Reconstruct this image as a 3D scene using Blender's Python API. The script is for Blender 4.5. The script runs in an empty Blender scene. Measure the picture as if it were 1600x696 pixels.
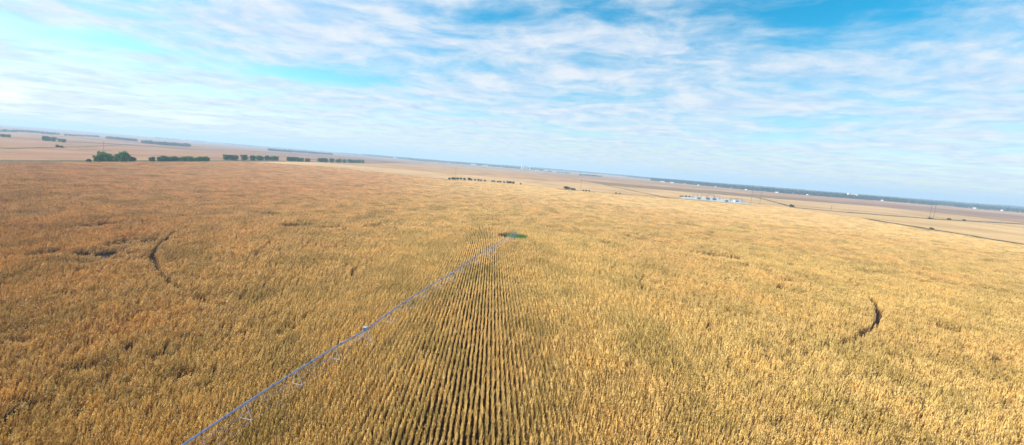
import bpy, math, random
import numpy as np
from mathutils import Vector

random.seed(7)
rng = np.random.default_rng(7)
sc = bpy.context.scene
COL = sc.collection
PI = math.pi

# ------------------------------------------------------------------ camera
FPX, CAM_H = 690.0, 35.0
PITCH, ROLL, YAW = math.radians(7.37), math.radians(4.574), math.radians(2.96)
Fv = Vector((math.sin(YAW) * math.cos(PITCH), math.cos(YAW) * math.cos(PITCH), -math.sin(PITCH)))
R0 = Vector((math.cos(YAW), -math.sin(YAW), 0))
U0 = R0.cross(Fv)
Rv = R0 * math.cos(ROLL) + U0 * math.sin(ROLL)
Uv = U0 * math.cos(ROLL) - R0 * math.sin(ROLL)

cam = bpy.data.cameras.new('camera')
cam.sensor_fit = 'HORIZONTAL'
cam.sensor_width = 36
cam.lens = 36 * FPX / 1600
cam.clip_start = 0.5
cam.clip_end = 60000
cam_o = bpy.data.objects.new('camera', cam)
COL.objects.link(cam_o)
from mathutils import Matrix
m = Matrix((Rv, Uv, -Fv)).transposed().to_4x4()
m.translation = Vector((0, 0, CAM_H))
cam_o.matrix_world = m
sc.camera = cam_o


# ------------------------------------------------------------------ terrain
def sstep(a, b, v):
    t = np.clip((v - a) / (b - a), 0, 1)
    return t * t * (3 - 2 * t)


def hgt(x, y):
    x = np.asarray(x, float); y = np.asarray(y, float)
    r = np.hypot(x, y)
    a = 1.3 * np.sin(x / 210 + 0.5) * np.sin(y / 260 + 1.1) + 0.8 * np.sin((x + 0.6 * y) / 130)
    n = sstep(260, 700, r) * a
    n = n + sstep(900, 2500, r) * 2.6 * np.sin(x / 640 + 2) * np.sin(y / 720 + 0.4)
    th = np.arctan2(x, y)
    far = 9 + 7 * np.sin(th * 7 + 1) + 5 * np.sin(th * 17 + r / 1500) + 10 * sstep(-0.1, -0.9, th)
    n = n + sstep(5000, 11000, r) * far
    return n


def H(x, y):
    return float(hgt(x, y))


def at(px, py):
    """ground point seen at a photo pixel"""
    d = Fv * FPX + Rv * (px - 800) - Uv * (py - 348)
    z = 0.0
    for _ in range(12):
        s = (z - CAM_H) / d.z
        x, y = d.x * s, d.y * s
        z = 0.5 * z + 0.5 * H(x, y)
    return x, y


def sdir(px, py):
    d = (Fv * FPX + Rv * (px - 800) - Uv * (py - 348)).normalized()
    return d


# ------------------------------------------------------------------ helpers
def tag(o, label=None, cat=None, group=None, kind=None):
    if label: o['label'] = label
    if cat: o['category'] = cat
    if group: o['group'] = group
    if kind: o['kind'] = kind
    return o


def empty(name, loc, rz=0, **k):
    o = bpy.data.objects.new(name, None)
    o.location = loc
    o.rotation_euler = (0, 0, rz)
    o.empty_display_size = 1
    COL.objects.link(o)
    return tag(o, **k)


class MB:
    def __init__(s):
        s.v = []; s.f = []; s.mi = []

    def quad(s, a, b, c, d):
        n = len(s.v); s.v += [tuple(a), tuple(b), tuple(c), tuple(d)]; s.f.append((n, n + 1, n + 2, n + 3))

    def box(s, lo, hi):
        n = len(s.v)
        for z in (lo[2], hi[2]):
            s.v += [(lo[0], lo[1], z), (hi[0], lo[1], z), (hi[0], hi[1], z), (lo[0], hi[1], z)]
        s.f += [(n, n + 3, n + 2, n + 1), (n + 4, n + 5, n + 6, n + 7)]
        for i in range(4):
            j = (i + 1) % 4
            s.f.append((n + i, n + j, n + 4 + j, n + 4 + i))

    def tube(s, pts, r, k=8, r2=None, cap=True):
        pts = [Vector(p) for p in pts]
        n0 = len(s.v)
        N = len(pts)
        for i, p in enumerate(pts):
            t = (pts[min(i + 1, N - 1)] - pts[max(i - 1, 0)]).normalized()
            up = Vector((0, 0, 1)) if abs(t.z) < 0.9 else Vector((1, 0, 0))
            a = t.cross(up).normalized(); b = a.cross(t)
            rr = r if r2 is None else r + (r2 - r) * i / (N - 1)
            for q in range(k):
                w = 2 * PI * q / k
                s.v.append(tuple(p + (a * math.cos(w) + b * math.sin(w)) * rr))
        for i in range(N - 1):
            for q in range(k):
                q2 = (q + 1) % k
                s.f.append((n0 + i * k + q, n0 + i * k + q2, n0 + (i + 1) * k + q2, n0 + (i + 1) * k + q))
        if cap:
            s.f.append(tuple(n0 + q for q in range(k)))
            s.f.append(tuple(n0 + (N - 1) * k + q for q in reversed(range(k))))
        return s

    def cone(s, c, r, h, k=16):
        n = len(s.v)
        for q in range(k):
            w = 2 * PI * q / k
            s.v.append((c[0] + r * math.cos(w), c[1] + r * math.sin(w), c[2]))
        s.v.append((c[0], c[1], c[2] + h))
        for q in range(k):
            s.f.append((n + q, n + (q + 1) % k, n + k))

    def mesh(s, name, mat, smooth=False):
        me = bpy.data.meshes.new(name)
        me.from_pydata(s.v, [], s.f)
        if mat: me.materials.append(mat)
        if smooth:
            me.polygons.foreach_set('use_smooth', [True] * len(me.polygons))
        me.update()
        return me

    def build(s, name, mat, parent=None, smooth=False, loc=None):
        o = bpy.data.objects.new(name, s.mesh(name, mat, smooth))
        if loc: o.location = loc
        COL.objects.link(o)
        if parent: o.parent = parent
        return o


def kids(o):
    return list(o.children)


def copy_tree(o, parent=None):
    c = o.copy(); COL.objects.link(c); c.parent = parent
    for ch in kids(o): copy_tree(ch, c)
    return c


TENS = {20: 'twent', 30: 'thirt', 40: 'fort'}
ORD = ['first', 'second', 'third', 'fourth', 'fifth', 'sixth', 'seventh', 'eighth', 'ninth', 'tenth', 'eleventh', 'twelfth',
       'thirteenth', 'fourteenth', 'fifteenth', 'sixteenth', 'seventeenth', 'eighteenth', 'nineteenth', 'twentieth']
ORD += ['twenty-' + q for q in ORD[:9]] + ['thirtieth'] + ['thirty-' + q for q in ORD[:9]]


# ------------------------------------------------------------------ materials
def newmat(name):
    mt = bpy.data.materials.new(name)
    mt.use_nodes = True
    nt = mt.node_tree
    b = nt.nodes['Principled BSDF']
    return mt, nt, b


def noise(nt, vec, scale, detail=3, rough=0.5, dim='3D'):
    n = nt.nodes.new('ShaderNodeTexNoise')
    n.noise_dimensions = dim
    n.inputs['Scale'].default_value = scale
    n.inputs['Detail'].default_value = detail
    n.inputs['Roughness'].default_value = rough
    if vec is not None: nt.links.new(vec, n.inputs['Vector'])
    return n.outputs['Fac']


def ramp(nt, fac, stops, interp='LINEAR'):
    r = nt.nodes.new('ShaderNodeValToRGB')
    r.color_ramp.interpolation = interp
    e = r.color_ramp.elements
    while len(e) > 1: e.remove(e[-1])
    e[0].position = stops[0][0]; e[0].color = (*stops[0][1], 1)
    for p, c in stops[1:]:
        q = e.new(p); q.color = (*c, 1)
    nt.links.new(fac, r.inputs['Fac'])
    return r.outputs['Color']


def math_n(nt, op, a, b=None, c=None, clamp=False):
    n = nt.nodes.new('ShaderNodeMath'); n.operation = op; n.use_clamp = clamp
    for i, v in enumerate((a, b, c)):
        if v is None: continue
        if isinstance(v, (int, float)): n.inputs[i].default_value = v
        else: nt.links.new(v, n.inputs[i])
    return n.outputs[0]


def vmath(nt, op, a, b=None):
    n = nt.nodes.new('ShaderNodeVectorMath'); n.operation = op
    for i, v in enumerate((a, b)):
        if v is None: continue
        if isinstance(v, (tuple, list)): n.inputs[i].default_value = v
        else: nt.links.new(v, n.inputs[i])
    return n.outputs[0]


def mix(nt, fac, a, b, mode='MIX'):
    n = nt.nodes.new('ShaderNodeMix'); n.data_type = 'RGBA'; n.blend_type = mode
    for sck, v in ((n.inputs[0], fac), (n.inputs[6], a), (n.inputs[7], b)):
        if isinstance(v, (int, float)): sck.default_value = v
        elif isinstance(v, (tuple, list)): sck.default_value = (*v, 1)
        else: nt.links.new(v, sck)
    return n.outputs[2]


def geo_pos(nt):
    return nt.nodes.new('ShaderNodeNewGeometry').outputs['Position']


def plain(name, col, rough=0.6, metal=0.0, var=0.15, scale=0.6):
    mt, nt, b = newmat(name)
    f = noise(nt, geo_pos(nt), scale, 4)
    lo = tuple(c * (1 - var) for c in col); hi = tuple(min(1, c * (1 + var)) for c in col)
    nt.links.new(ramp(nt, f, [(0.3, lo), (0.7, hi)]), b.inputs['Base Color'])
    b.inputs['Roughness'].default_value = rough
    b.inputs['Metallic'].default_value = metal
    if rough >= 0.85: b.inputs['Specular IOR Level'].default_value = 0.08
    return mt


STRAW = (0.78, 0.59, 0.25)
GOLD = (0.70, 0.48, 0.13)
BROWN = (0.26, 0.145, 0.055)
RUST = (0.44, 0.24, 0.10)


def field_patches(nt, P):
    """large patches of riper / greener / redder crop, a property of the field"""
    a = noise(nt, P, 0.018, 4, 0.55)
    c = noise(nt, vmath(nt, 'MULTIPLY', P, (1, 0.6, 0)), 0.07, 4, 0.6)
    return a, c


def corn_material():
    mt, nt, b = newmat('dry_corn')
    P = geo_pos(nt)
    at_ = nt.nodes.new('ShaderNodeAttribute'); at_.attribute_name = 'tone'
    oi = nt.nodes.new('ShaderNodeObjectInfo')
    a, c = field_patches(nt, P)
    base = ramp(nt, at_.outputs['Fac'], [(0.0, BROWN), (0.22, RUST), (0.45, GOLD), (0.8, STRAW), (1.0, (0.74, 0.53, 0.22))])
    red = ramp(nt, a, [(0.42, (1.0, 1.0, 1.0)), (0.62, (0.98, 0.93, 0.90))])
    base = mix(nt, 1.0, base, red, 'MULTIPLY')
    gr = ramp(nt, c, [(0.38, (0.80, 0.80, 0.70)), (0.5, (1, 1, 1)), (0.66, (1.08, 1.03, 0.95))])
    base = mix(nt, 1.0, base, gr, 'MULTIPLY')
    rv = ramp(nt, oi.outputs['Random'], [(0, (0.80, 0.77, 0.74)), (0.5, (1, 1, 1)), (1, (1.15, 1.13, 1.05))])
    base = mix(nt, 1.0, base, rv, 'MULTIPLY')
    # redder variety on the left flank, distance paleness (lit tops, haze) painted in beyond the pivot point
    sx = nt.nodes.new('ShaderNodeSeparateXYZ'); nt.links.new(P, sx.inputs[0])
    wob = math_n(nt, 'MULTIPLY', math_n(nt, 'SUBTRACT', a, 0.5), 260)
    mr = nt.nodes.new('ShaderNodeMapRange'); nt.links.new(math_n(nt, 'ADD', sx.outputs[0], wob), mr.inputs['Value'])
    mr.inputs['From Min'].default_value = -25; mr.inputs['From Max'].default_value = -150
    base = mix(nt, mr.outputs[0], base, mix(nt, 1.0, base, (0.93, 0.80, 0.83), 'MULTIPLY'))
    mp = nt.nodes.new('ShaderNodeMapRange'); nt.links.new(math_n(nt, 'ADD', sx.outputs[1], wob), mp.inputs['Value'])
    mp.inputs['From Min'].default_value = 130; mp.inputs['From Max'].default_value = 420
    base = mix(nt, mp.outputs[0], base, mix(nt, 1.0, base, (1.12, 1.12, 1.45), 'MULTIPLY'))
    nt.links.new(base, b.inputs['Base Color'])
    b.inputs['Roughness'].default_value = 0.55
    b.inputs['Specular IOR Level'].default_value = 0.3
    tr = nt.nodes.new('ShaderNodeBsdfTranslucent')
    nt.links.new(base, tr.inputs['Color'])
    ms = nt.nodes.new('ShaderNodeMixShader'); ms.inputs[0].default_value = 0.10
    nt.links.new(b.outputs[0], ms.inputs[1]); nt.links.new(tr.outputs[0], ms.inputs[2])
    nt.links.new(ms.outputs[0], nt.nodes['Material Output'].inputs['Surface'])
    return mt


def ground_material():
    mt, nt, b = newmat('farmland')
    P = geo_pos(nt)
    sx = nt.nodes.new('ShaderNodeSeparateXYZ'); nt.links.new(P, sx.inputs[0])
    X, Y = sx.outputs[0], sx.outputs[1]
    u = math_n(nt, 'DIVIDE', math_n(nt, 'ADD', X, 480), 800)
    v = math_n(nt, 'DIVIDE', math_n(nt, 'SUBTRACT', Y, 820), 800)
    fu, fv = math_n(nt, 'FLOOR', u), math_n(nt, 'FLOOR', v)
    ru, rv = math_n(nt, 'SUBTRACT', u, fu), math_n(nt, 'SUBTRACT', v, fv)
    # some sections are split in two
    cb = nt.nodes.new('ShaderNodeCombineXYZ')
    nt.links.new(fu, cb.inputs[0]); nt.links.new(fv, cb.inputs[1])
    nt.links.new(math_n(nt, 'GREATER_THAN', rv, 0.5), cb.inputs[2])
    wn = nt.nodes.new('ShaderNodeTexWhiteNoise'); nt.links.new(cb.outputs[0], wn.inputs['Vector'])
    fieldc = ramp(nt, wn.outputs['Value'], [(0.0, (0.44, 0.26, 0.155)), (0.22, (0.50, 0.32, 0.17)), (0.40, (0.34, 0.20, 0.14)),
                                         (0.55, (0.53, 0.34, 0.19)), (0.75, (0.30, 0.20, 0.11)), (0.88, (0.45, 0.26, 0.16))], 'CONSTANT')
    # centre-pivot circles
    du = math_n(nt, 'SUBTRACT', ru, 0.5); dv = math_n(nt, 'SUBTRACT', rv, 0.5)
    rr = math_n(nt, 'SQRT', math_n(nt, 'ADD', math_n(nt, 'MULTIPLY', du, du), math_n(nt, 'MULTIPLY', dv, dv)))
    cb2 = nt.nodes.new('ShaderNodeCombineXYZ')
    nt.links.new(fu, cb2.inputs[0]); nt.links.new(fv, cb2.inputs[1]); cb2.inputs[2].default_value = 7.3
    wn2 = nt.nodes.new('ShaderNodeTexWhiteNoise'); nt.links.new(cb2.outputs[0], wn2.inputs['Vector'])
    inside = math_n(nt, 'MULTIPLY', math_n(nt, 'LESS_THAN', rr, 0.485), math_n(nt, 'GREATER_THAN', wn2.outputs['Value'], 0.5))
    circ = ramp(nt, wn2.outputs['Value'], [(0.5, (0.52, 0.33, 0.18)), (0.75, (0.40, 0.24, 0.15)), (0.9, (0.48, 0.30, 0.17))], 'CONSTANT')
    fieldc = mix(nt, inside, fieldc, circ)
    fieldc = mix(nt, 1.0, fieldc, (0.92, 0.88, 0.84), 'MULTIPLY')
    rt = math_n(nt, 'MULTIPLY', math_n(nt, 'GREATER_THAN', X, 480), math_n(nt, 'LESS_THAN', Y, 815))
    fieldc = mix(nt, rt, fieldc, (0.62, 0.42, 0.205))
    fieldc = mix(nt, math_n(nt, 'LESS_THAN', X, -520), fieldc, mix(nt, 1.0, fieldc, (0.74, 0.67, 0.72), 'MULTIPLY'))
    nx_ = math_n(nt, 'MULTIPLY', math_n(nt, 'MULTIPLY', math_n(nt, 'GREATER_THAN', X, -470), math_n(nt, 'LESS_THAN', X, 1110)),
                 math_n(nt, 'MULTIPLY', math_n(nt, 'GREATER_THAN', Y, 742), math_n(nt, 'LESS_THAN', Y, 1210)))
    fieldc = mix(nt, nx_, fieldc, (0.58, 0.385, 0.20))
    # verges of the section roads
    edge = math_n(nt, 'MAXIMUM', math_n(nt, 'GREATER_THAN', math_n(nt, 'ABSOLUTE', du), 0.493),
                  math_n(nt, 'GREATER_THAN', math_n(nt, 'ABSOLUTE', dv), 0.493))
    verge = ramp(nt, noise(nt, P, 0.02, 3), [(0.35, (0.12, 0.085, 0.04)), (0.6, (0.30, 0.21, 0.10))])
    fieldc = mix(nt, edge, fieldc, verge)
    n1 = noise(nt, vmath(nt, 'MULTIPLY', P, (1, 0.5, 0)), 0.012, 6, 0.65)
    n2 = noise(nt, P, 0.25, 4, 0.7)
    fieldc = mix(nt, 1.0, fieldc, ramp(nt, n1, [(0.35, (0.80, 0.77, 0.74)), (0.62, (1.12, 1.1, 1.06))]), 'MULTIPLY')
    fieldc = mix(nt, 1.0, fieldc, ramp(nt, n2, [(0.3, (0.8, 0.78, 0.74)), (0.7, (1.12, 1.1, 1.08))]), 'MULTIPLY')
    # bare soil and litter under the standing crop of the near field
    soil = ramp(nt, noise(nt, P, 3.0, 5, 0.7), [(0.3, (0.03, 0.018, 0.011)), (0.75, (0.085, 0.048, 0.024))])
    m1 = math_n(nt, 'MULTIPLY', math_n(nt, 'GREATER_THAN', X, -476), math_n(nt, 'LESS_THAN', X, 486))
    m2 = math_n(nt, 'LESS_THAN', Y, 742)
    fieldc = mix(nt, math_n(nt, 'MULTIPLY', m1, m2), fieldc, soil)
    nt.links.new(fieldc, b.inputs['Base Color'])
    b.inputs['Roughness'].default_value = 0.95
    b.inputs['Specular IOR Level'].default_value = 0.1
    bp = nt.nodes.new('ShaderNodeBump'); bp.inputs['Strength'].default_value = 0.6; bp.inputs['Distance'].default_value = 0.6
    nt.links.new(noise(nt, P, 0.7, 3, 0.7), bp.inputs['Height']); nt.links.new(bp.outputs[0], b.inputs['Normal'])
    return mt


def leaf_material(name, lo, mid, hi):
    mt, nt, b = newmat(name)
    P = geo_pos(nt)
    at_ = nt.nodes.new('ShaderNodeAttribute'); at_.attribute_name = 'tone'
    oi = nt.nodes.new('ShaderNodeObjectInfo')
    c = ramp(nt, at_.outputs['Fac'], [(0, lo), (0.5, mid), (1, hi)])
    c = mix(nt, 1.0, c, ramp(nt, oi.outputs['Random'], [(0, (0.75, 0.85, 0.8)), (1, (1.25, 1.1, 0.9))]), 'MULTIPLY')
    nt.links.new(c, b.inputs['Base Color'])
    b.inputs['Roughness'].default_value = 0.6
    tr = nt.nodes.new('ShaderNodeBsdfTranslucent'); nt.links.new(c, tr.inputs['Color'])
    ms = nt.nodes.new('ShaderNodeMixShader'); ms.inputs[0].default_value = 0.2
    nt.links.new(b.outputs[0], ms.inputs[1]); nt.links.new(tr.outputs[0], ms.inputs[2])
    nt.links.new(ms.outputs[0], nt.nodes['Material Output'].inputs['Surface'])
    return mt


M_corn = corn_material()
M_ground = ground_material()
M_bright = leaf_material('leaf_green', (0.045, 0.13, 0.012), (0.10, 0.24, 0.022), (0.20, 0.34, 0.04))
M_dark = leaf_material('leaf_dark', (0.02, 0.08, 0.02), (0.04, 0.135, 0.03), (0.08, 0.20, 0.04))
M_far = leaf_material('leaf_far', (0.006, 0.017, 0.015), (0.012, 0.030, 0.026), (0.022, 0.045, 0.036))
M_shrub = leaf_material('leaf_shrub', (0.018, 0.028, 0.008), (0.04, 0.05, 0.014), (0.085, 0.085, 0.025))
M_weed = leaf_material('leaf_weed', (0.05, 0.16, 0.02), (0.10, 0.30, 0.045), (0.20, 0.46, 0.09))
M_bark = plain('bark', (0.10, 0.07, 0.05), 0.9)
M_steel = plain('galvanised_steel', (0.23, 0.29, 0.50), 0.34, 0.7, 0.14, 1.5)
M_steel2 = plain('dull_steel', (0.42, 0.45, 0.50), 0.5, 0.4, 0.15, 1.5)
M_white = plain('white_paint', (0.78, 0.78, 0.76), 0.5, 0, 0.06)
M_leg = plain('pale_steel', (0.52, 0.54, 0.60), 0.5, 0.3, 0.08, 1.5)
M_blue = plain('blue_box', (0.10, 0.32, 0.60), 0.5, 0, 0.1)
M_rubber = plain('tyre_rubber', (0.03, 0.03, 0.032), 0.8)
M_gravel = plain('pale_gravel', (0.47, 0.49, 0.46), 0.9, 0, 0.25, 0.06)
M_asphalt = plain('dirt_road', (0.30, 0.21, 0.13), 0.95, 0, 0.25, 0.1)
M_vergeg = plain('verge_grass', (0.15, 0.11, 0.05), 0.95, 0, 0.4, 0.12)
M_wood = plain('weathered_pole', (0.12, 0.095, 0.075), 0.85)
M_grey = plain('grey_equipment', (0.20, 0.27, 0.36), 0.5, 0.1)
M_concrete = plain('silo_concrete', (0.62, 0.64, 0.66), 0.8, 0, 0.06, 0.05)
M_roofg = plain('metal_roof', (0.62, 0.66, 0.70), 0.4, 0.3, 0.1, 0.1)
M_dullroof = plain('dull_roof', (0.30, 0.29, 0.30), 0.8, 0, 0.2, 0.1)
M_brick = plain('brick_wall', (0.34, 0.20, 0.15), 0.85)
M_glass = plain('dark_glass', (0.04, 0.05, 0.06), 0.15)
M_track = plain('wheel_track_soil', (0.05, 0.032, 0.018), 0.95)

# ------------------------------------------------------------------ ground sheet
def ground():
    NA, NR = 420, 260
    rad = np.concatenate([[0], np.geomspace(6, 17000, NR)])
    ang = np.linspace(0, 2 * PI, NA, endpoint=False)
    X = rad[1:, None] * np.cos(ang)[None]; Y = rad[1:, None] * np.sin(ang)[None]
    Z = hgt(X, Y)
    v = np.concatenate([[[0, 0, 0]], np.stack([X.ravel(), Y.ravel(), Z.ravel()], 1)])
    f = [(0, 1 + a, 1 + (a + 1) % NA) for a in range(NA)]
    i = np.arange(NR - 1)[:, None]; a = np.arange(NA)[None]
    q = np.stack([1 + i * NA + a, 1 + (i + 1) * NA + a, 1 + (i + 1) * NA + (a + 1) % NA, 1 + i * NA + (a + 1) % NA], -1).reshape(-1, 4)
    f += [tuple(x) for x in q.tolist()]
    me = bpy.data.meshes.new('ground'); me.from_pydata(v.tolist(), [], f)
    me.materials.append(M_ground)
    me.polygons.foreach_set('use_smooth', [True] * len(me.polygons))
    o = bpy.data.objects.new('ground', me); COL.objects.link(o)
    tag(o, 'wide open tan farmland reaching to the horizon', None, None, 'structure')


ground()


def ribbon(name, pts, w, mat, dz, label, step=12, wob=0.0, kind='structure', cat=None):
    """a strip of ground cover following the terrain along a polyline"""
    P = []
    for (a, b) in zip(pts[:-1], pts[1:]):
        L = math.hypot(b[0] - a[0], b[1] - a[1]); n = max(1, int(L / step))
        for i in range(n): P.append((a[0] + (b[0] - a[0]) * i / n, a[1] + (b[1] - a[1]) * i / n))
    P.append(pts[-1])
    mb = MB()
    for i, p in enumerate(P):
        q0, q1 = P[max(0, i - 1)], P[min(len(P) - 1, i + 1)]
        tx, ty = q1[0] - q0[0], q1[1] - q0[1]; l = math.hypot(tx, ty); nx, ny = -ty / l, tx / l
        ww = w * (1 + wob * math.sin(i * 1.7) * math.sin(i * 0.53 + 1))
        for s_ in (-0.5, 0, 0.5):
            x, y = p[0] + nx * ww * s_, p[1] + ny * ww * s_
            mb.v.append((x, y, H(x, y) + dz))
    for i in range(len(P) - 1):
        for j in (0, 1):
            a = i * 3 + j
            mb.f.append((a, a + 3, a + 4, a + 1))
    o = mb.build(name, mat)
    tag(o, label, cat, None, kind)
    return o


# ------------------------------------------------------------------ near field outline
far_pts = [(-480, 850), (-330, 905)] + [at(*p) for p in [(698, 281.5), (740, 283), (815, 289), (880, 297), (922, 300), (965, 304), (1060, 311), (1175, 320.5)]]
right_pts = [at(*p) for p in [(1250, 328), (1340, 341), (1450, 359), (1590, 382)]] + [(486, 300), (480, 0)]
FX = np.array([p[0] for p in far_pts]); FY = np.array([p[1] for p in far_pts])
_r = sorted([(p[1], p[0]) for p in right_pts])
RY = np.array([p[0] for p in _r]); RX = np.array([p[1] for p in _r])


def in_field(x, y):
    # the crop stops a headland's width (about 30 m) short of the ditch
    k = 1.066
    return (x * k > -478) & (y * k < np.interp(x * k, FX, FY)) & (x * k < np.interp(y * k, RY, RX))


# ------------------------------------------------------------------ corn
def plant(mb_v, mb_f, tone, x, y, lod, lean, r, hk=1.0, tk=0.0):
    """one dry maize plant; appends to the lists"""
    hh = r.uniform(2.05, 2.5) * hk
    lx = lean[0] + r.gauss(0, 0.07); ly = lean[1] + r.gauss(0, 0.07)
    def P(t, dx=0, dy=0, dz=0):
        return (x + lx * t * t * hh + dx, y + ly * t * t * hh + dy, hh * t + dz)
    pt = min(1.3, max(-0.3, r.uniform(0.25, 0.75) + tk))
    def add(vs, fs, tn):
        n = len(mb_v); mb_v.extend(vs)
        for f in fs:
            mb_f.append(tuple(n + i for i in f)); tone.append(tn)
    if lod == 0:
        w = 0.016
        a, b, c = P(0), P(0.5), P(1)
        vs = []
        for q in (a, b, c):
            for k in range(3):
                vs.append((q[0] + w * math.cos(k * 2.09), q[1] + w * math.sin(k * 2.09), q[2]))
        add(vs, [(0, 1, 4, 3), (1, 2, 5, 4), (2, 0, 3, 5), (3, 4, 7, 6), (4, 5, 8, 7), (5, 3, 6, 8)], 0.35 + 0.4 * pt)
    else:
        w = 0.03
        add([P(0, -w), P(0, w), P(1, w * .5), P(1, -w * .5)], [(0, 1, 2, 3)], 0.35 + 0.4 * pt)
    nl = {0: 10, 1: 6, 2: 4}[lod]
    wid = {0: 0.050, 1: 0.085, 2: 0.13}[lod]
    az0 = r.uniform(0, PI)
    for i in range(nl):
        t = 0.22 + 0.70 * (i + r.random()) / nl
        az = az0 + (i % 2) * PI + r.gauss(0, 0.55)
        L = r.uniform(0.30, 0.54) * (1.1 - 0.35 * abs(t - 0.55))
        ca, sa = math.cos(az), math.sin(az)
        px, py = -sa * wid, ca * wid
        out = L * r.uniform(0.22, 0.42); up = L * r.uniform(0.20, 0.55); dr = L * r.uniform(0.45, 1.15)
        b = P(t)
        p1 = (b[0] + ca * out * 0.55, b[1] + sa * out * 0.55, b[2] + up)
        p2 = (b[0] + ca * out, b[1] + sa * out, b[2] + up - dr * 0.45)
        tw = r.gauss(0, 0.03)
        p3 = (b[0] + ca * out * 1.05 + tw, b[1] + sa * out * 1.05 + tw, b[2] + up - dr)
        tn = min(1, max(0, 0.54 + 0.55 * (pt - 0.5) + r.gauss(0, 0.20)))
        if lod == 2:
            add([(b[0] - px, b[1] - py, b[2]), (b[0] + px, b[1] + py, b[2]), (p1[0] + px, p1[1] + py, p1[2]), (p1[0] - px, p1[1] - py, p1[2]),
                 p3], [(0, 1, 2, 3), (3, 2, 4)], tn)
        else:
            add([(b[0] - px * .5, b[1] - py * .5, b[2]), (b[0] + px * .5, b[1] + py * .5, b[2]),
                 (p1[0] + px, p1[1] + py, p1[2]), (p1[0] - px, p1[1] - py, p1[2]),
                 (p2[0] + px * .9, p2[1] + py * .9, p2[2]), (p2[0] - px * .9, p2[1] - py * .9, p2[2]), p3],
                [(0, 1, 2, 3), (3, 2, 4, 5), (5, 4, 6)], tn)
    # ear and tassel
    if lod == 0:
        az = r.uniform(0, 2 * PI); b = P(0.45)
        e = (b[0] + 0.10 * math.cos(az), b[1] + 0.10 * math.sin(az), b[2] - 0.12)
        add([(b[0] - .03, b[1], b[2]), (b[0] + .03, b[1], b[2]), (e[0] + .03, e[1], e[2]), (e[0] - .03, e[1], e[2])], [(0, 1, 2, 3)], 0.95)
    for i in range({0: 5, 1: 3, 2: 1}[lod]):
        az = r.uniform(0, 2 * PI); ww = {0: 0.013, 1: 0.024, 2: 0.05}[lod]
        b = P(1); s_ = r.uniform(0.02, 0.10)
        e = (b[0] + s_ * math.cos(az), b[1] + s_ * math.sin(az), b[2] + r.uniform(0.16, 0.30))
        add([(b[0] - ww, b[1] + ww, b[2] - .05), (b[0] + ww, b[1] - ww, b[2] - .05), e], [(0, 1, 2)], 0.55 + 0.3 * r.random())


ROW = 0.76


def chunk(name, rows, length, lod, seed, col, even=False):
    r = random.Random(seed)
    v, f, tn = [], [], []
    sp = {0: 0.20, 1: 0.24, 2: 0.34}[lod]
    for k in range(rows):
        x = (k - (rows - 1) / 2) * ROW
        n = int(length / sp)
        grp = {0: 4, 1: 4, 2: 3}[lod]
        hk = 1.0; gx = 0.0; tk = 0.0; gl = 0.0
        for i in range(n):
            if i % grp == 0:
                hk = r.choice((0.76, 0.88, 0.98, 1.04, 1.10)); gx = r.gauss(0, 0.035); tk = r.gauss(0, 0.28); gl = r.gauss(0, 0.07)
                if even: hk = 0.97 + 0.3 * (hk - 0.95); gx *= 0.5; tk = 0.12 + 0.4 * tk; gl *= 0.3
            if r.random() < (0.16 if hk < 0.9 else 0.03): continue
            y = -length / 2 + (i + r.uniform(0.25, 0.75)) * length / n
            ll = (0.07, 0.0) if lod else (0.04, 0)
            plant(v, f, tn, x + gx + r.gauss(0, 0.03), y, lod, (ll[0] + gl, ll[1]), r, hk, tk)
    me = bpy.data.meshes.new(name); me.from_pydata(v, [], f)
    a = me.attributes.new('tone', 'FLOAT', 'FACE'); a.data.foreach_set('value', tn)
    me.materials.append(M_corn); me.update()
    o = bpy.data.objects.new(name, me); col.objects.link(o)
    return o


def scatter(name, pts, idx, rot, scl, col, label):
    me = bpy.data.meshes.new(name)
    n = len(pts)
    me.vertices.add(n)
    me.vertices.foreach_set('co', np.asarray(pts, np.float32).ravel())
    for nm, typ, dat in (('pick', 'INT', idx), ('spin', 'FLOAT_VECTOR', rot), ('size', 'FLOAT_VECTOR', scl)):
        a = me.attributes.new(nm, typ, 'POINT')
        a.data.foreach_set('value' if typ == 'INT' else 'vector', np.asarray(dat, np.int32 if typ == 'INT' else np.float32).ravel())
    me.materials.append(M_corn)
    me.update()
    o = bpy.data.objects.new(name, me); COL.objects.link(o)
    ng = bpy.data.node_groups.new(name + '_spread', 'GeometryNodeTree')
    ng.interface.new_socket('Geometry', in_out='INPUT', socket_type='NodeSocketGeometry')
    ng.interface.new_socket('Geometry', in_out='OUTPUT', socket_type='NodeSocketGeometry')
    N, L = ng.nodes, ng.links
    gi, go = N.new('NodeGroupInput'), N.new('NodeGroupOutput')
    ci = N.new('GeometryNodeCollectionInfo'); ci.inputs['Collection'].default_value = col
    ci.inputs['Separate Children'].default_value = True; ci.inputs['Reset Children'].default_value = True
    iop = N.new('GeometryNodeInstanceOnPoints'); iop.inputs['Pick Instance'].default_value = True
    def na(nm, t):
        q = N.new('GeometryNodeInputNamedAttribute'); q.data_type = t; q.inputs['Name'].default_value = nm
        return q.outputs['Attribute']
    e2r = N.new('FunctionNodeEulerToRotation')
    L.new(na('spin', 'FLOAT_VECTOR'), e2r.inputs[0])
    L.new(gi.outputs[0], iop.inputs['Points']); L.new(ci.outputs[0], iop.inputs['Instance'])
    L.new(na('pick', 'INT'), iop.inputs['Instance Index']); L.new(e2r.outputs[0], iop.inputs['Rotation'])
    L.new(na('size', 'FLOAT_VECTOR'), iop.inputs['Scale']); L.new(iop.outputs[0], go.inputs[0])
    md = o.modifiers.new('spread', 'NODES'); md.node_group = ng
    tag(o, label, 'corn', None, 'stuff')
    return o


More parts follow.
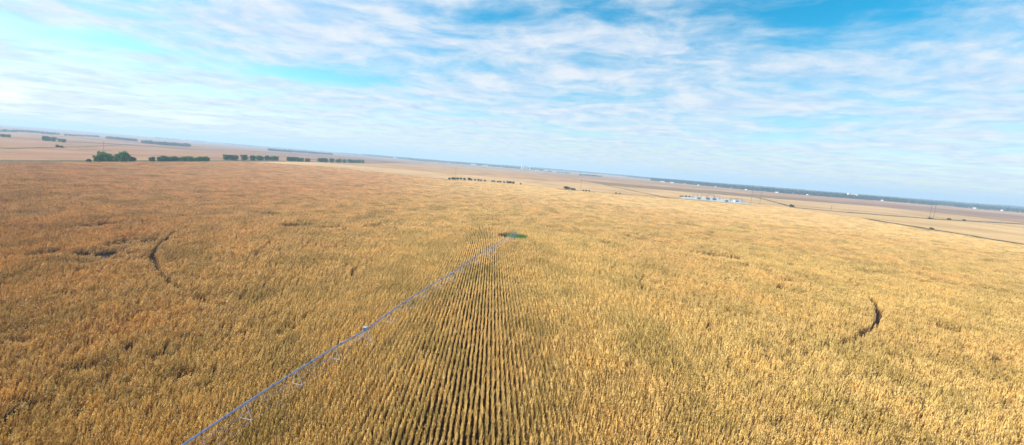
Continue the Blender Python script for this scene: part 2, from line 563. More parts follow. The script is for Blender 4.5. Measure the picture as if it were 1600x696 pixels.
# smooth value noise for patches
_T = rng.random((256, 256))


def vnoise(x, y, s):
    x = np.asarray(x) / s; y = np.asarray(y) / s
    xi = np.floor(x).astype(int); yi = np.floor(y).astype(int)
    fx = x - xi; fy = y - yi; fx = fx * fx * (3 - 2 * fx); fy = fy * fy * (3 - 2 * fy)
    g = lambda a, b: _T[a % 256, b % 256]
    return (g(xi, yi) * (1 - fx) + g(xi + 1, yi) * fx) * (1 - fy) + (g(xi, yi + 1) * (1 - fx) + g(xi + 1, yi + 1) * fx) * fy


def fbm(x, y, s):
    return (vnoise(x, y, s) + 0.5 * vnoise(x + 31, y + 57, s / 2.1) + 0.25 * vnoise(x + 91, y + 17, s / 4.3)) / 1.75


PV = np.array([12.8, 205.0])            # pivot point
ARM = np.array([-41.8, -162.0]); ARM = ARM / np.hypot(*ARM)
SPAN = 44.4
NEAR, MID = 235.0, 470.0


def in_wedge(x, y, pad):
    # the wedge the lens can see, with a margin at both sides
    dl = sdir(0, 560); dr_ = sdir(1600, 560)
    al = math.atan2(dl.x, dl.y) - 0.05; ar = math.atan2(dr_.x, dr_.y) + 0.05
    # left edge: normal distance
    d1 = x * math.cos(al) - y * math.sin(al)
    d2 = -(x * math.cos(ar) - y * math.sin(ar))
    return (d1 > -pad) & (d2 > -pad)


def track_gap(x, y):
    d = np.hypot(x - PV[0], y - PV[1])
    th = np.arctan2(y - PV[1], x - PV[0])
    gl = np.exp(-((th - math.radians(-144)) / math.radians(30)) ** 2); gr_ = np.exp(-((th - math.radians(-36)) / math.radians(36)) ** 2)
    w = (0.98 * gl + 1.15 * gr_) * (1 + 0.2 * np.sin(th * 60)) - 0.12
    g = np.abs(d - 3 * SPAN + 0.4) < w
    g |= (np.abs(d - 67) < 0.9) & (th > 2.75)
    return g


def in_pad(x, y):
    return (((x - 11.5) / 7.4) ** 2 + ((y - 206.5) / 7.0) ** 2) < 1


_lp = [(120, 590), (245, 572), (35, 645), (330, 485), (20, 545), (100, 470), (270, 600), (180, 415)]
LODGED = [(*at(*p), 6.5, 2.3) for p in _lp]


def make_corn():
    near_c = bpy.data.collections.new('corn_near'); mid_c = bpy.data.collections.new('corn_mid'); far_c = bpy.data.collections.new('corn_far')
    nv = 18
    for i in range(nv): chunk('corn_row.%03d' % i, 1, 1.5, 0, 100 + i, near_c, i < 8)
    for i in range(6): chunk('corn_block.%03d' % i, 5, 3.8, 1, 200 + i, mid_c)
    for i in range(5): chunk('corn_plot.%03d' % i, 10, 7.6, 2, 300 + i, far_c)
    # near rows: cells of one mid block so that the seams fall on block borders
    bx = 5 * ROW; by = 3.8
    gx = np.arange(-175, 190) * bx; gy = np.arange(0, 260) * by + by / 2
    X, Y = np.meshgrid(gx, gy); X = X.ravel(); Y = Y.ravel()
    D = np.hypot(X, Y)
    ok = (Y > 8) & in_wedge(X, Y, 14) & in_field(X, Y)
    X, Y, D = X[ok], Y[ok], D[ok]
    # --- near
    s = D < NEAR
    bxs, bys = X[s], Y[s]
    xs, ys = [], []
    for k in range(5):
        for j in range(3):
            xs.append(bxs + (k - 2) * ROW); ys.append(bys + (j - 1) * (by / 3))
    x = np.concatenate(xs); y = np.concatenate(ys)
    keep = ~track_gap(x, y) & ~in_pad(x, y)
    hole = fbm(x, y * 0.8, 11.0); fine = fbm(x + 400, y, 3.1)
    core = np.exp(-((x - 5 + 0.02 * y) / 54.0) ** 2) * (0.62 + 1.0 * fbm(x + 77, y * 0.5, 17)).clip(0, 1)
    hole = hole - 0.22 * core - 0.045
    for (qx, qy, rx, ry) in LODGED:
        hole = np.maximum(hole, 0.74 * np.exp(-(((x - qx) / rx) ** 2 + ((y - qy) / ry) ** 2) * 0.5) + 0.10 * (fine - 0.5))
    keep &= ~((hole > 0.66) & (fine > 0.56))
    keep &= ~((fine > 0.76) & (core < 0.6))
    keep &= ~((rng.random(len(x)) < 0.07) & (core < 0.6))
    core = core[keep]
    x, y, hole, fine = x[keep], y[keep], hole[keep], fine[keep]
    n = len(x)
    lod_ = sstep(0.60, 0.74, hole)
    wind = 0.09 * (fbm(x + 200, y, 24) - 0.42) * 2
    rot = np.zeros((n, 3))
    flip = rng.random(n) < 0.5
    lean_x = 0.04 + 0.24 * sstep(0, -60, x) + wind * (1 - 0.8 * core) + rng.normal(0, 0.05, n) * (1 - 0.6 * core) + lod_ * rng.normal(0.25, 0.25, n)
    rot[:, 1] = lean_x
    rot[:, 0] = rng.normal(0, 0.05, n) + lod_ * rng.normal(0, 0.2, n)
    rot[:, 2] = np.where(flip, PI, 0) + rng.normal(0, 0.02 + 0.25 * lod_, n)
    rot[:, 1] = np.where(flip, -rot[:, 1], rot[:, 1]) * 1.0
    hs = (0.86 + 0.28 * fbm(x, y + 900, 7)) * (1 - 0.50 * lod_) * rng.normal(1, 0.08, n) ** (1 - 0.6 * core)
    scl = np.stack([(0.86 - 0.08 * core) * rng.uniform(0.85, 1.15, n), np.ones(n) * 1.07, hs], 1)
    pts = np.stack([x + rng.normal(0, 0.03, n), y, hgt(x, y) - 0.02], 1)
    scatter('corn_field_near_rows', pts, np.where(core + rng.normal(0, 0.12, n) > 0.42, rng.integers(0, 8, n), rng.integers(8, nv, n)), rot, scl, near_c, 'ripe golden corn standing in rows close to the viewpoint')
    # --- mid
    s = (D >= NEAR) & (D < MID)
    x, y = X[s], Y[s]; n = len(x)
    rot = np.zeros((n, 3)); rot[:, 2] = np.where(rng.random(n) < 0.5, PI, 0)
    hs = (0.86 + 0.28 * fbm(x, y + 900, 7)) * rng.normal(1, 0.03, n)
    hole = fbm(x, y * 0.8, 11.0); hs *= 1 - 0.3 * sstep(0.62, 0.75, hole)
    pts = np.stack([x, y, hgt(x, y) - 0.02], 1)
    scatter('corn_field_middle_rows', pts, rng.integers(0, 6, n), rot, np.stack([np.ones(n), np.ones(n), hs], 1), mid_c,
            'ripe golden corn standing in rows around and beyond the pivot point')
    # --- far: cells of two by two blocks
    kx = np.round(X / bx).astype(int); ky = np.round((Y - by / 2) / by).astype(int)
    base = (kx % 2 == 0) & (ky % 2 == 0)
    # block corners
    cx = X[base] + bx / 2; cy = Y[base] + by / 2
    d2 = np.hypot(X[base], Y[base])
    s = d2 >= MID - 12
    # drop those whose four blocks are already covered
    x, y = cx[s], cy[s]
    s2 = np.hypot(x, y) > MID + 2
    x, y = x[s2], y[s2]; n = len(x)
    rot = np.zeros((n, 3)); rot[:, 2] = np.where(rng.random(n) < 0.5, PI, 0)
    hs = (0.88 + 0.24 * fbm(x, y + 900, 22)) * rng.normal(1, 0.02, n)
    pts = np.stack([x, y, hgt(x, y) - 0.02], 1)
    scatter('corn_field_far_rows', pts, rng.integers(0, 5, n), rot, np.stack([np.ones(n), np.ones(n), hs], 1), far_c,
            'ripe golden corn in the far part of the field up to its boundary')
    print('corn', len(pts), 'near', keep.sum())


make_corn()


# ------------------------------------------------------------------ roads, verges
ribbon('verge', [(-491, -300), (-491, 300), (-491, 560), (-492, 900), (-494, 1400), (-495, 2200)], 24, M_vergeg, 0.10,
       'dark grassy ditch along the left edge of the corn field', wob=0.25)
ribbon('dirt_road', [(-508, -300), (-508, 560), (-509, 1400), (-512, 3000)], 8, M_asphalt, 0.16, 'pale dirt road beyond the left edge of the corn field')
ribbon('verge', [(p[0], p[1] + 5) for p in far_pts], 17, M_vergeg, 0.12, 'dark grass strip along the far edge of the corn field', wob=0.4)
ribbon('verge', [(p[0] + 4, p[1] + 2) for p in right_pts[1:]], 25, M_vergeg, 0.12, 'dark grassy track curving along the right edge of the corn field', wob=0.3)
road_r = [at(*p) for p in [(1035, 288.5), (1100, 296), (1180, 308), (1240, 324.5), (1320, 332), (1450, 342), (1600, 350.5), (1700, 358)]]
ribbon('verge', road_r[3:], 20, M_vergeg, 0.12, 'dark roadside verge running to the right behind the far field', wob=0.3)
ribbon('dirt_road', [(p[0] + 2, p[1] + 13) for p in road_r[3:]], 7, M_asphalt, 0.16, 'pale dirt road to the right behind the far field')
ribbon('verge', road_r[:4], 10, M_vergeg, 0.2, 'thin dark verge running away behind the substation', wob=0.4)
for a, b, w in (((0, 232.6), (215, 226.5), 14), ((0, 214.5), (100, 221), 16), ((500 * .2, 222.5), (300, 230), 14), ((330, 232.5), (560, 250), 12),
                ((700, 263), (880, 277), 14), ((120, 233), (176, 236.2), 20), ((570, 253), (840, 272), 10), ((900, 276), (1030, 292), 8)):
    ribbon('verge', [at(*a), at(*b)], w, M_vergeg, 0.25, 'dark field boundary strip on the distant plain', step=30, wob=0.5)


# ------------------------------------------------------------------ leafy meshes
def leaf_cloud(v, f, tn, centre, rad, n, size, r, shell=0.55):
    for _ in range(n):
        while True:
            p = Vector((r.uniform(-1, 1), r.uniform(-1, 1), r.uniform(-1, 1)))
            if shell < p.length < 1: break
        c = Vector((centre[0] + p.x * rad[0], centre[1] + p.y * rad[1], centre[2] + p.z * rad[2]))
        nrm = (p.normalized() + Vector((r.gauss(0, .5), r.gauss(0, .5), r.gauss(0, .5) + 0.3))).normalized()
        a = nrm.orthogonal().normalized(); b = nrm.cross(a)
        w = r.uniform(0, PI); a, b = a * math.cos(w) + b * math.sin(w), b * math.cos(w) - a * math.sin(w)
        s1 = size * r.uniform(0.5, 1.2); s2 = size * r.uniform(0.35, 0.9)
        k = len(v)
        v += [tuple(c + a * s1), tuple(c + b * s2 + nrm * 0.15 * size), tuple(c - a * s1), tuple(c - b * s2 - nrm * 0.1 * size)]
        f.append((k, k + 1, k + 2, k + 3))
        tn.append(min(1, max(0, r.gauss(0.5, 0.22))))


def leafy_mesh(name, v, f, tn, mat):
    me = bpy.data.meshes.new(name); me.from_pydata(v, [], f)
    a = me.attributes.new('tone', 'FLOAT', 'FACE'); a.data.foreach_set('value', tn)
    me.materials.append(mat); me.update()
    return me


def tree_proto(h, w, seed, mat):
    """crown mesh and trunk mesh for a broad tree of height h and width w"""
    r = random.Random(seed)
    v, f, tn = [], [], []
    nl = r.randint(7, 10)
    for i in range(nl):
        az = i * 2.4 + r.uniform(-.4, .4); q = r.uniform(0.15, 0.62)
        z = h * r.uniform(0.30, 0.80)
        k = 1 - 0.5 * max(0, z / h - 0.55)
        c = (math.cos(az) * w * 0.5 * q * k, math.sin(az) * w * 0.5 * q * k, z)
        s_ = r.uniform(0.14, 0.30)
        leaf_cloud(v, f, tn, c, (w * s_, w * s_, h * s_ * 0.8), 80, 0.085 * h, r)
    leaf_cloud(v, f, tn, (0, 0, h * 0.55), (w * 0.34, w * 0.34, h * 0.38), 160, 0.10 * h, r, 0.2)
    leaf_cloud(v, f, tn, (0, 0, h * 0.22), (w * 0.40, w * 0.40, h * 0.2), 110, 0.08 * h, r, 0.2)
    crown = leafy_mesh('crown', v, f, tn, mat)
    t = MB()
    t.tube([(0, 0, -0.3), (0.1, 0.05, h * 0.2), (0, 0.15, h * 0.5)], h * 0.028, 7, h * 0.014)
    for i in range(4):
        az = i * 1.7; t.tube([(0, 0.05, h * 0.2), (math.cos(az) * w * .15, math.sin(az) * w * .15, h * 0.4), (math.cos(az) * w * .25, math.sin(az) * w * .25, h * .62)], h * 0.014, 5, h * .005)
    return crown, t.mesh('trunk', M_bark)


def shrub_proto(h, w, seed, mat):
    r = random.Random(seed)
    v, f, tn = [], [], []
    for i in range(5):
        az = i * 1.3; q = r.uniform(0.0, 0.6)
        leaf_cloud(v, f, tn, (math.cos(az) * w * .5 * q, math.sin(az) * w * .5 * q, h * r.uniform(.35, .6)), (w * .25, w * .25, h * .4), 60, 0.12 * h, r, 0.2)
    t = MB()
    for i in range(3): t.tube([(0, 0, -.2), (math.cos(i * 2.1) * w * .15, math.sin(i * 2.1) * w * .15, h * .5)], 0.06, 5, .03)
    return leafy_mesh('crown', v, f, tn, mat), t.mesh('trunk', M_bark)


def plant_tree(name, proto, x, y, s, rz, label, cat, group, sz=1.0):
    e = empty(name, (x, y, H(x, y)), rz, label=label, cat=cat, group=group)
    e.scale = (s, s, s * sz)
    for me, n in ((proto[0], 'crown'), (proto[1], 'trunk')):
        o = bpy.data.objects.new(n, me); COL.objects.link(o); o.parent = e
    return e


BR = [tree_proto(13, 11, 40 + i, M_bright) for i in range(4)]
DK = [tree_proto(13, 16, 60 + i, M_dark) for i in range(4)]
SH = [shrub_proto(4.5, 6.5, 80 + i, M_shrub) for i in range(4)]


def row(a, b, n, protos, s, jitter, lab, cat, group, name, bend=None, sz=1.0):
    x0, y0 = a; x1, y1 = b
    out = []
    for i in range(n):
        t = (i + 0.5) / n if n > 1 else 0.5
        x = x0 + (x1 - x0) * t + random.uniform(-jitter, jitter); y = y0 + (y1 - y0) * t + random.uniform(-jitter, jitter)
        out.append((x, y))
    # order left to right as seen
    out.sort(key=lambda p: math.atan2(p[0], p[1]))
    for i, (x, y) in enumerate(out):
        ss = s * random.uniform(0.78, 1.12) * (bend[i % len(bend)] if bend else 1)
        l = lab % ORD[i] if n > 1 else lab
        plant_tree(name, random.choice(protos), x, y, ss, random.uniform(0, 6.28), l, cat, group, sz)


random.seed(11)
row(at(148, 253.5), at(203, 253.5), 12, BR, 0.86, 3.0, 'bright green leafy tree, %s from left in the big clump by the field road', 'tree', 'bright green trees in the big clump', 'broadleaf_tree', [.9, 1.1, 1.15, 1.15, 1.1, .95, .8])
row(at(197, 253.6), at(210, 253.8), 3, DK, 0.6, 2.5, 'small dark tree, %s from left at the right end of the bright clump', 'tree', 'small trees at the end of the clump', 'broadleaf_tree')
row(at(136, 253.4), at(141, 253.5), 2, SH, 0.9, 1, 'low bush, %s from left beside the left end of the bright green clump', 'bush', 'low bushes by the clump', 'roadside_bush')
row(at(241, 253.6), at(276, 253.8), 9, DK, 0.72, 3, 'dark green tree, %s from left in the low clump right of the big bright clump', 'tree', 'dark trees in the second clump', 'broadleaf_tree')
row(at(278, 253.8), at(323, 254), 15, BR, 0.72, 3, 'mid green tree, %s from left in the right half of the second clump', 'tree', 'green trees in the second clump', 'broadleaf_tree')
row(at(353, 250.6), at(436, 251), 28, DK, 0.82, 6, 'dark green tree, %s from left in the long flat-topped third windbreak', 'tree', 'trees of the third windbreak', 'windbreak_tree')
row(at(452, 252), at(470, 252.6), 9, DK, 0.78, 5, 'blue-green tree, %s from left in the short clump after the third windbreak', 'tree', 'trees of the short clump', 'windbreak_tree')
row(at(476, 253), at(484, 253.2), 3, DK, 0.65, 5, 'little round tree, %s from left before the last windbreak', 'tree', 'little trees in the gap', 'windbreak_tree')
row(at(495, 253.4), at(566, 255), 34, DK, 0.9, 8, 'blue-green tree, %s from left in the last windbreak left of centre', 'tree', 'trees of the last windbreak', 'windbreak_tree')
row(at(399, 256), at(433, 257.6), 7, SH, 0.75, 3, 'low green shrub, %s from left in the thin line below the third windbreak', 'shrub', 'low shrubs below the windbreak', 'shrub', sz=0.8)
hx = [(698, 281), (724, 281.8), (745, 283), (775, 285.4), (800, 287.6), (815, 289)]
HP = [at(*p) for p in hx]
random.seed(5)
hp = []
for (p, q) in zip(hx[:-1], hx[1:]):
    n = max(1, int((q[0] - p[0]) / 4.6))
    for i in range(n):
        t = (i + .5) / n; hp.append((p[0] + (q[0] - p[0]) * t, p[1] + (q[1] - p[1]) * t))
hp = [p for p in hp if not (762 < p[0] < 765 or 783 < p[0] < 786 or 806 < p[0] < 809)]
for i, p in enumerate(hp):
    x, y = at(*p)
    big = 1.25 if 702 < p[0] < 735 or 790 < p[0] < 806 else 0.95
    plant_tree('hedge_shrub', random.choice(SH), x + random.uniform(-2, 2), y + 4 + random.uniform(-2, 2), big * random.uniform(.85, 1.1), random.uniform(0, 6.28),
               'dark olive shrub, %s from left in the hedge beyond the corn rows' % ORD[i], 'shrub', 'shrubs of the hedge at the far field edge')
row(at(881, 296), at(900, 298), 4, SH, 1.15, 2, 'dark shrub, %s from left on the far field edge left of the wooden pole', 'shrub', 'shrubs left of the wooden pole', 'hedge_shrub', [1.2, 1.3, .9, .8])
row(at(909, 299), at(921, 300), 3, SH, 0.9, 2, 'dark shrub, %s from left on the far field edge right of the wooden pole', 'shrub', 'shrubs right of the wooden pole', 'hedge_shrub')
row(at(961, 303.5), at(971, 304), 2, SH, 0.75, 1, 'small lone shrub, %s from left on the far edge before the substation', 'shrub', 'lone shrubs before the substation', 'hedge_shrub')
row(at(1061, 307.5), at(1078, 309), 6, SH, 0.8, 2, 'dark low bush, %s from left behind the left end of the substation', 'bush', 'bushes behind the substation', 'hedge_shrub')
row(at(1232, 323.5), at(1240, 324.3), 2, SH, 1.1, 2, 'brown bush, %s from left on the roadside right of the substation', 'bush', 'roadside bushes', 'roadside_bush')
row(at(1450, 342.5), at(1456, 342.8), 2, SH, .8, 1, 'brown bush, %s from left at the foot of the twin poles', 'bush', 'bushes by the twin poles', 'roadside_bush')
row(at(1479, 343.7), at(1484, 344), 2, SH, .8, 1, 'brown roadside bush, %s from left just right of the twin poles', 'bush', 'bushes right of the twin poles', 'roadside_bush')
row(at(1503, 345.3), at(1509, 345.8), 2, SH, .8, 1, 'brown roadside bush, %s from left farther right along the road', 'bush', 'bushes farther along the road', 'roadside_bush')
row(at(1453, 358), at(1458, 359), 2, SH, .5, 1, 'low brown scrub, %s from left on the field track', 'bush', 'scrub on the field track', 'roadside_bush')
row(at(88, 231.2), at(95, 231.6), 2, SH, 1.3, 3, 'dark bush, %s from left on the plain at far left', 'bush', 'bushes on the left plain', 'roadside_bush')
row(at(76, 220.5), at(93, 222.5), 6, DK, 0.95, 14, 'blue-green tree, %s from left in the small grove at far left', 'tree', 'trees of the small left grove', 'windbreak_tree')
row(at(0, 214.3), at(16, 215), 5, DK, 0.75, 8, 'dark tree, %s from left at the left picture edge', 'tree', 'trees at the left edge', 'windbreak_tree')


# ------------------------------------------------------------------ distant woods (stuff)
def woods(name, blobs, label, hmin=8, hmax=14, mat=M_far, seed=1):
    """blobs: list of (x, y) tree spots"""
    r = random.Random(seed)
    v, f, tn = [], [], []
    for (x, y) in blobs:
        h = r.uniform(hmin, hmax); w = h * r.uniform(0.45, 0.7); z = H(x, y)
        leaf_cloud(v, f, tn, (x, y, z + h * .5), (w, w, h * .5), 22, 0.26 * h, r, 0.35)
    o = bpy.data.objects.new(name, leafy_mesh(name, v, f, tn, mat)); COL.objects.link(o)
    tag(o, label, 'woods', None, 'stuff')


def spots(poly, n, depth, seed, clump=120, thr=0.35, bands=None):
    """tree spots along a polyline of ground points, spread over depth metres away from the viewer, in clumps"""
    r = random.Random(seed)
    seg = []
    for a, b in zip(poly[:-1], poly[1:]): seg.append(math.hypot(b[0] - a[0], b[1] - a[1]))
    out = []
    tries = 0
    while len(out) < n and tries < n * 30:
        tries += 1
        q = r.random() * sum(seg); i = 0
        while i < len(seg) - 1 and q > seg[i]: q -= seg[i]; i += 1
        t = q / seg[i]; a, b = poly[i], poly[i + 1]
        x = a[0] + (b[0] - a[0]) * t; y = a[1] + (b[1] - a[1]) * t
        L = math.hypot(x, y); d = 70 + r.random() ** 1.6 * depth
        x += x / L * d; y += y / L * d
        if bands and math.sin(d * 2 * PI / bands + 3.0 * float(vnoise(x, y, 900))) < -0.15: continue
        if float(vnoise(x, y, clump)) < thr: continue
        out.append((x, y))
    return out


P_ = lambda *q: [at(*p) for p in q]
woods('woods', spots(P_((166, 217), (190, 219.5), (214, 222)), 200, 320, 1, 90, .2), 'blue distant woodland at upper left, left part', 9, 14, seed=1)
woods('woods', spots(P_((222, 224.5), (260, 228), (296, 230)), 240, 320, 2, 90, .2), 'blue distant woodland at upper left, right part', 9, 14, seed=2)
woods('woods', spots(P_((0, 206.5), (50, 208), (93, 212)), 150, 500, 3, 160, .35), 'blue tree line close under the horizon at far left', 8, 13, seed=3)
woods('woods', spots(P_((100, 212.5), (155, 215)), 90, 300, 4, 120, .4), 'thin distant tree line left of the blue woodland', 7, 11, seed=4)
woods('woods', spots(P_((420, 236), (470, 239.5), (520, 243)), 420, 500, 5, 120, .3), 'blue tree line beyond the windbreaks', 11, 17, seed=5)
woods('woods', spots(P_((568, 243.5), (600, 246.5), (640, 250)), 420, 700, 6, 180, .2), 'teal woodland around the distant buildings left of centre', 16, 26, seed=6)
woods('woods', spots(P_((640, 250.5), (700, 255.5), (780, 262), (850, 267.5)), 900, 1200, 7, 200, .32), 'thin blue tree belt running right to the white silos', 13, 22, seed=7)
woods('woods', spots(P_((850, 268.5), (890, 272)), 60, 150, 8, 120, .4), 'dark tree line right of the white silos', 8, 12, seed=8)
woods('woods', spots(P_((906, 274.5), (940, 277)), 60, 200, 9, 90, .35), 'small dark grove around the distant white farm', 9, 13, seed=9)
woods('woods', spots(P_((1018, 283), (1100, 291), (1229, 303), (1294, 308.3)), 2600, 3000, 10, 260, .30, 900), 'long blue river woodland under the horizon, left part', 13, 21, seed=10)
woods('woods', spots(P_((1294, 308.3), (1380, 314.6), (1490, 323.5), (1600, 333), (1700, 341)), 3400, 3000, 11, 260, .30, 900), 'long blue river woodland under the horizon, right part', 13, 21, seed=11)
far_sp = []
for q, (a, b, y0, y1) in enumerate(((980, 1600, 277, 327), (620, 1000, 246.5, 277.5), (240, 620, 216, 247))):
    far_sp += spots([at(a, y0 + 0.6), at(b, y1 + 0.6)], [2200, 2000, 300][q], 3000, 20 + q, 300, .42)
woods('woods', far_sp, 'faint broken tree belts close to the horizon', 13, 22, seed=20)


# ------------------------------------------------------------------ centre pivot irrigator
def irrigator():
    root = empty('pivot_irrigator', (PV[0], PV[1], 0), label='long galvanised centre pivot irrigator reaching over the corn from the green pad', cat='irrigator')
    u = Vector((ARM[0], ARM[1], 0)); n = Vector((-u.y, u.x, 0))          # along and across the arm
    if n.x < 0: n = -n
    ztop = 4.05

    def P(s, lat=0, z=0):
        return u * s + n * lat + Vector((0, 0, z))

    def crown(t):      # arch of a span
        return 0.65 * 4 * t * (1 - t)
    # pivot tower
    mb = MB(); mb.box((-1.9, -1.9, 0), (1.9, 1.9, 0.2))
    pt = mb.build('pivot_tower', M_concrete, root)
    for sx_ in (-1, 1):
        for sy_ in (-1, 1):
            MB().tube([(sx_ * 1.6, sy_ * 1.6, .2), (sx_ * .35, sy_ * .35, ztop)], 0.06, 6).build('leg', M_steel, pt)
    b = MB()
    for z_ in (1.2, 2.5):
        k = 1.6 - (1.25) * (z_ - .2) / (ztop - .2)
        for a, c in (((-k, -k), (k, -k)), ((k, -k), (k, k)), ((k, k), (-k, k)), ((-k, k), (-k, -k))):
            b.tube([(a[0], a[1], z_), (c[0], c[1], z_)], 0.04, 5)
    b.build('brace', M_steel, pt)
    MB().tube([(0, 0, 0.2), (0, 0, ztop + 0.4)], 0.13, 10).build('riser_pipe', M_steel, pt)
    c = MB(); c.box((-0.8, -1.5, 1.1), (-0.2, -1.1, 2.2)); c.build('control_box', M_blue, pt)
    # spans
    for k in range(4):
        s0, s1 = k * SPAN, (k + 1) * SPAN
        L = SPAN
        N = 20
        pipe = MB().tube([P(s0 + L * i / N, 0, ztop + crown(i / N)) for i in range(N + 1)], 0.125, 10).build('span', M_steel, root, True)
        ns = 4
        feet = {-1: [P(s0 + 0.3, 0, ztop - .05)], 1: [P(s0 + 0.3, 0, ztop - .05)]}
        for j in range(1, ns + 1):
            t = j / (ns + 1); s_ = s0 + L * t; zt = ztop + crown(t)
            depth = 1.75 + 0.25 * 4 * t * (1 - t); w = 0.85
            st = MB()
            for sg in (-1, 1):
                ft = P(s_, sg * w, zt - depth)
                st.tube([P(s_, 0, zt), ft], 0.035, 6)
                feet[sg].append(ft)
            st.tube([P(s_, -w, zt - depth), P(s_, w, zt - depth)], 0.03, 6)
            st.build('truss_strut', M_leg, pipe)
        for sg in (-1, 1):
            feet[sg].append(P(s1 - 0.3, 0, ztop - .05))
            MB().tube(feet[sg], 0.016, 6).build('truss_rod', M_steel, pipe)
        # diagonal rods to the pipe, flanges
        dg = MB()
        for j in range(1, ns):
            t0, t1 = j / (ns + 1), (j + 1) / (ns + 1)
            for sg in (-1, 1):
                dg.tube([feet[sg][j], P(s0 + L * t1, 0, ztop + crown(t1))], 0.014, 5)
        dg.build('diagonal_rod', M_steel, pipe)
        for j in range(0, 7):
            t = j / 6
            z = ztop + crown(t); s_ = s0 + L * t
            MB().tube([P(s_ - .05, 0, z), P(s_ + .05, 0, z)], 0.21, 10).build('flange', M_steel, pipe)
        # gooseneck drops
        for j in range(1, 15):
            t = j / 15; z = ztop + crown(t); s_ = s0 + L * t
            d = MB(); d.tube([P(s_, 0, z + .1), P(s_, .15, z + .35), P(s_, .35, z + .25), P(s_, .38, z - 1.5)], 0.018, 5)
            d.build('sprinkler_drop', M_steel2, pipe)
    # drive towers
    for k in range(1, 5):
        s_ = k * SPAN
        beam = MB(); beam.tube([P(s_, -1.95, .95), P(s_, 1.95, .95)], 0.10, 8)
        tw = beam.build('drive_tower', M_steel, root)
        for sg in (-1, 1):
            for du in (-0.55, 0.55):
                MB().tube([P(s_, sg * 1.75, 1.0), P(s_ + du, sg * 0.12, ztop)], 0.055, 6).build('leg', M_leg, tw)
        br = MB(); br.tube([P(s_, -.95, 2.45), P(s_, .95, 2.45)], .04, 6)
        br.build('brace', M_steel, tw)
        for sg in (-1, 1):
            wh = MB()
            c0 = P(s_, sg * 1.95, .72)
            wh.tube([c0 - u * .16, c0 + u * .16], 0.72, 20)
            w_ = wh.build('wheel', M_rubber, tw)
            MB().tube([c0 - u * .18, c0 + u * .18], 0.42, 16).build('rim', M_steel, w_)
        mo = MB(); p = P(s_, 0, .95); mo.box((p.x - .2, p.y - .2, p.z - .1), (p.x + .2, p.y + .2, p.z + .4)); mo.build('drive_motor', M_blue, tw)
        cb = MB(); p = P(s_ + .2, 0, ztop); cb.box((p.x - .3, p.y - .3, p.z + .15), (p.x + .3, p.y + .3, p.z + .62)); cb.build('control_box', M_blue if k == 3 else M_steel2, tw)
        if k == 3:
            lid = MB(); lid.box((p.x - .33, p.y - .33, p.z + .622), (p.x + .33, p.y + .33, p.z + .68)); lid.build('lid', M_leg, tw)


irrigator()


def weeds():
    r = random.Random(3)
    v, f, tn = [], [], []
    for _ in range(150):
        a = r.uniform(0, 2 * PI); q = math.sqrt(r.random())
        x = 13.6 + 4.9 * q * math.cos(a); y = 206.0 + 5.0 * q * math.sin(a)
        if abs(x - PV[0]) < 1.4 and abs(y - PV[1]) < 1.4: continue
        h = r.uniform(2.2, 3.6)
        leaf_cloud(v, f, tn, (x, y, h * .5), (.55, .55, h * .5), 40, .17, r, .1)
    o = bpy.data.objects.new('weeds', leafy_mesh('weeds', v, f, tn, M_weed)); COL.objects.link(o)
    tag(o, 'bright green weeds growing around the pivot point', 'weeds', None, 'stuff')


weeds()


# ------------------------------------------------------------------ utility poles, masts
def pole(px, py, h, label, group, twin=False, arms=1):
    x, y = at(px, py)
    mb = MB().tube([(0, 0, -.5), (0, 0, h)], 0.26, 8, 0.17)
    o = mb.build('utility_pole', M_wood, None, True, (x, y, H(x, y)))
    ang = math.atan2(y, x) + PI / 2 + 0.5
    o.rotation_euler = (0, 0, ang)
    tag(o, label, 'utility pole', group)
    for i in range(arms):
        a = MB(); z = h - 1.0 - i * 1.6; a.box((-1.8, .25, z), (1.8, .45, z + .18)); a.build('crossarm', M_wood, o)
        for q in (-1.6, -.6, .6, 1.6):
            MB().tube([(q, .35, z + .18), (q, .35, z + .5)], .09, 6).build('insulator', M_grey, o)
    return o


pole(162, 236.5, 19, 'lone dark utility pole on the plain behind the bright green clump', None)
pole(712, 277, 21, 'thin utility pole behind the left end of the far hedge', None)
pole(907, 297, 20, 'dark wooden utility pole on the far field edge between two shrub groups', None, arms=2)
pole(1173, 319, 23, 'tall wooden pole just right of the substation, left of a close pair', None)
pole(1187, 320, 22, 'tall wooden pole just right of the substation, right of a close pair', None)
pole(1452, 342.4, 22, 'wooden roadside pole at far right, left of the twin pair', None)
pole(1458, 342.8, 23, 'wooden roadside pole at far right, right of the twin pair', None)
pole(1298, 330.5, 9, 'short roadside pole halfway between the substation and the twin poles', None)


def mast(px, py, h, w, label, D=None):
    x, y = at(px, py)
    e = empty('radio_mast', (x, y, H(x, y)), 0, label=label, cat='mast')
    m_ = MB(); k = 3
    c = [(w * math.cos(i * 2.094), w * math.sin(i * 2.094)) for i in range(3)]
    for i in range(3): m_.tube([(c[i][0], c[i][1], 0), (c[i][0], c[i][1], h)], 0.28, 5)
    n = int(h / 6)
    for j in range(n):
        for i in range(3):
            a, b = c[i], c[(i + 1) % 3]
            m_.tube([(a[0], a[1], j * 6), (b[0], b[1], j * 6 + 6)], 0.12, 4)
    m_.build('lattice', plain('mast_red', (0.62, 0.30, 0.26), .6), e)
    for t in range(3):
        a = t * 2.094 + .4
        g = MB(); g.tube([(w * math.cos(a), w * math.sin(a), h * .66), (h * .5 * math.cos(a), h * .5 * math.sin(a), 0)], .06, 4); g.build('guy_wire', M_steel2, e)
    a_ = MB(); a_.tube([(0, 0, h - .2), (0, 0, h + 4)], .9, 6); a_.build('antenna', M_grey, e)


mast(1539, 322.5, 118, 1.0, 'tall thin radio mast on the far right skyline')


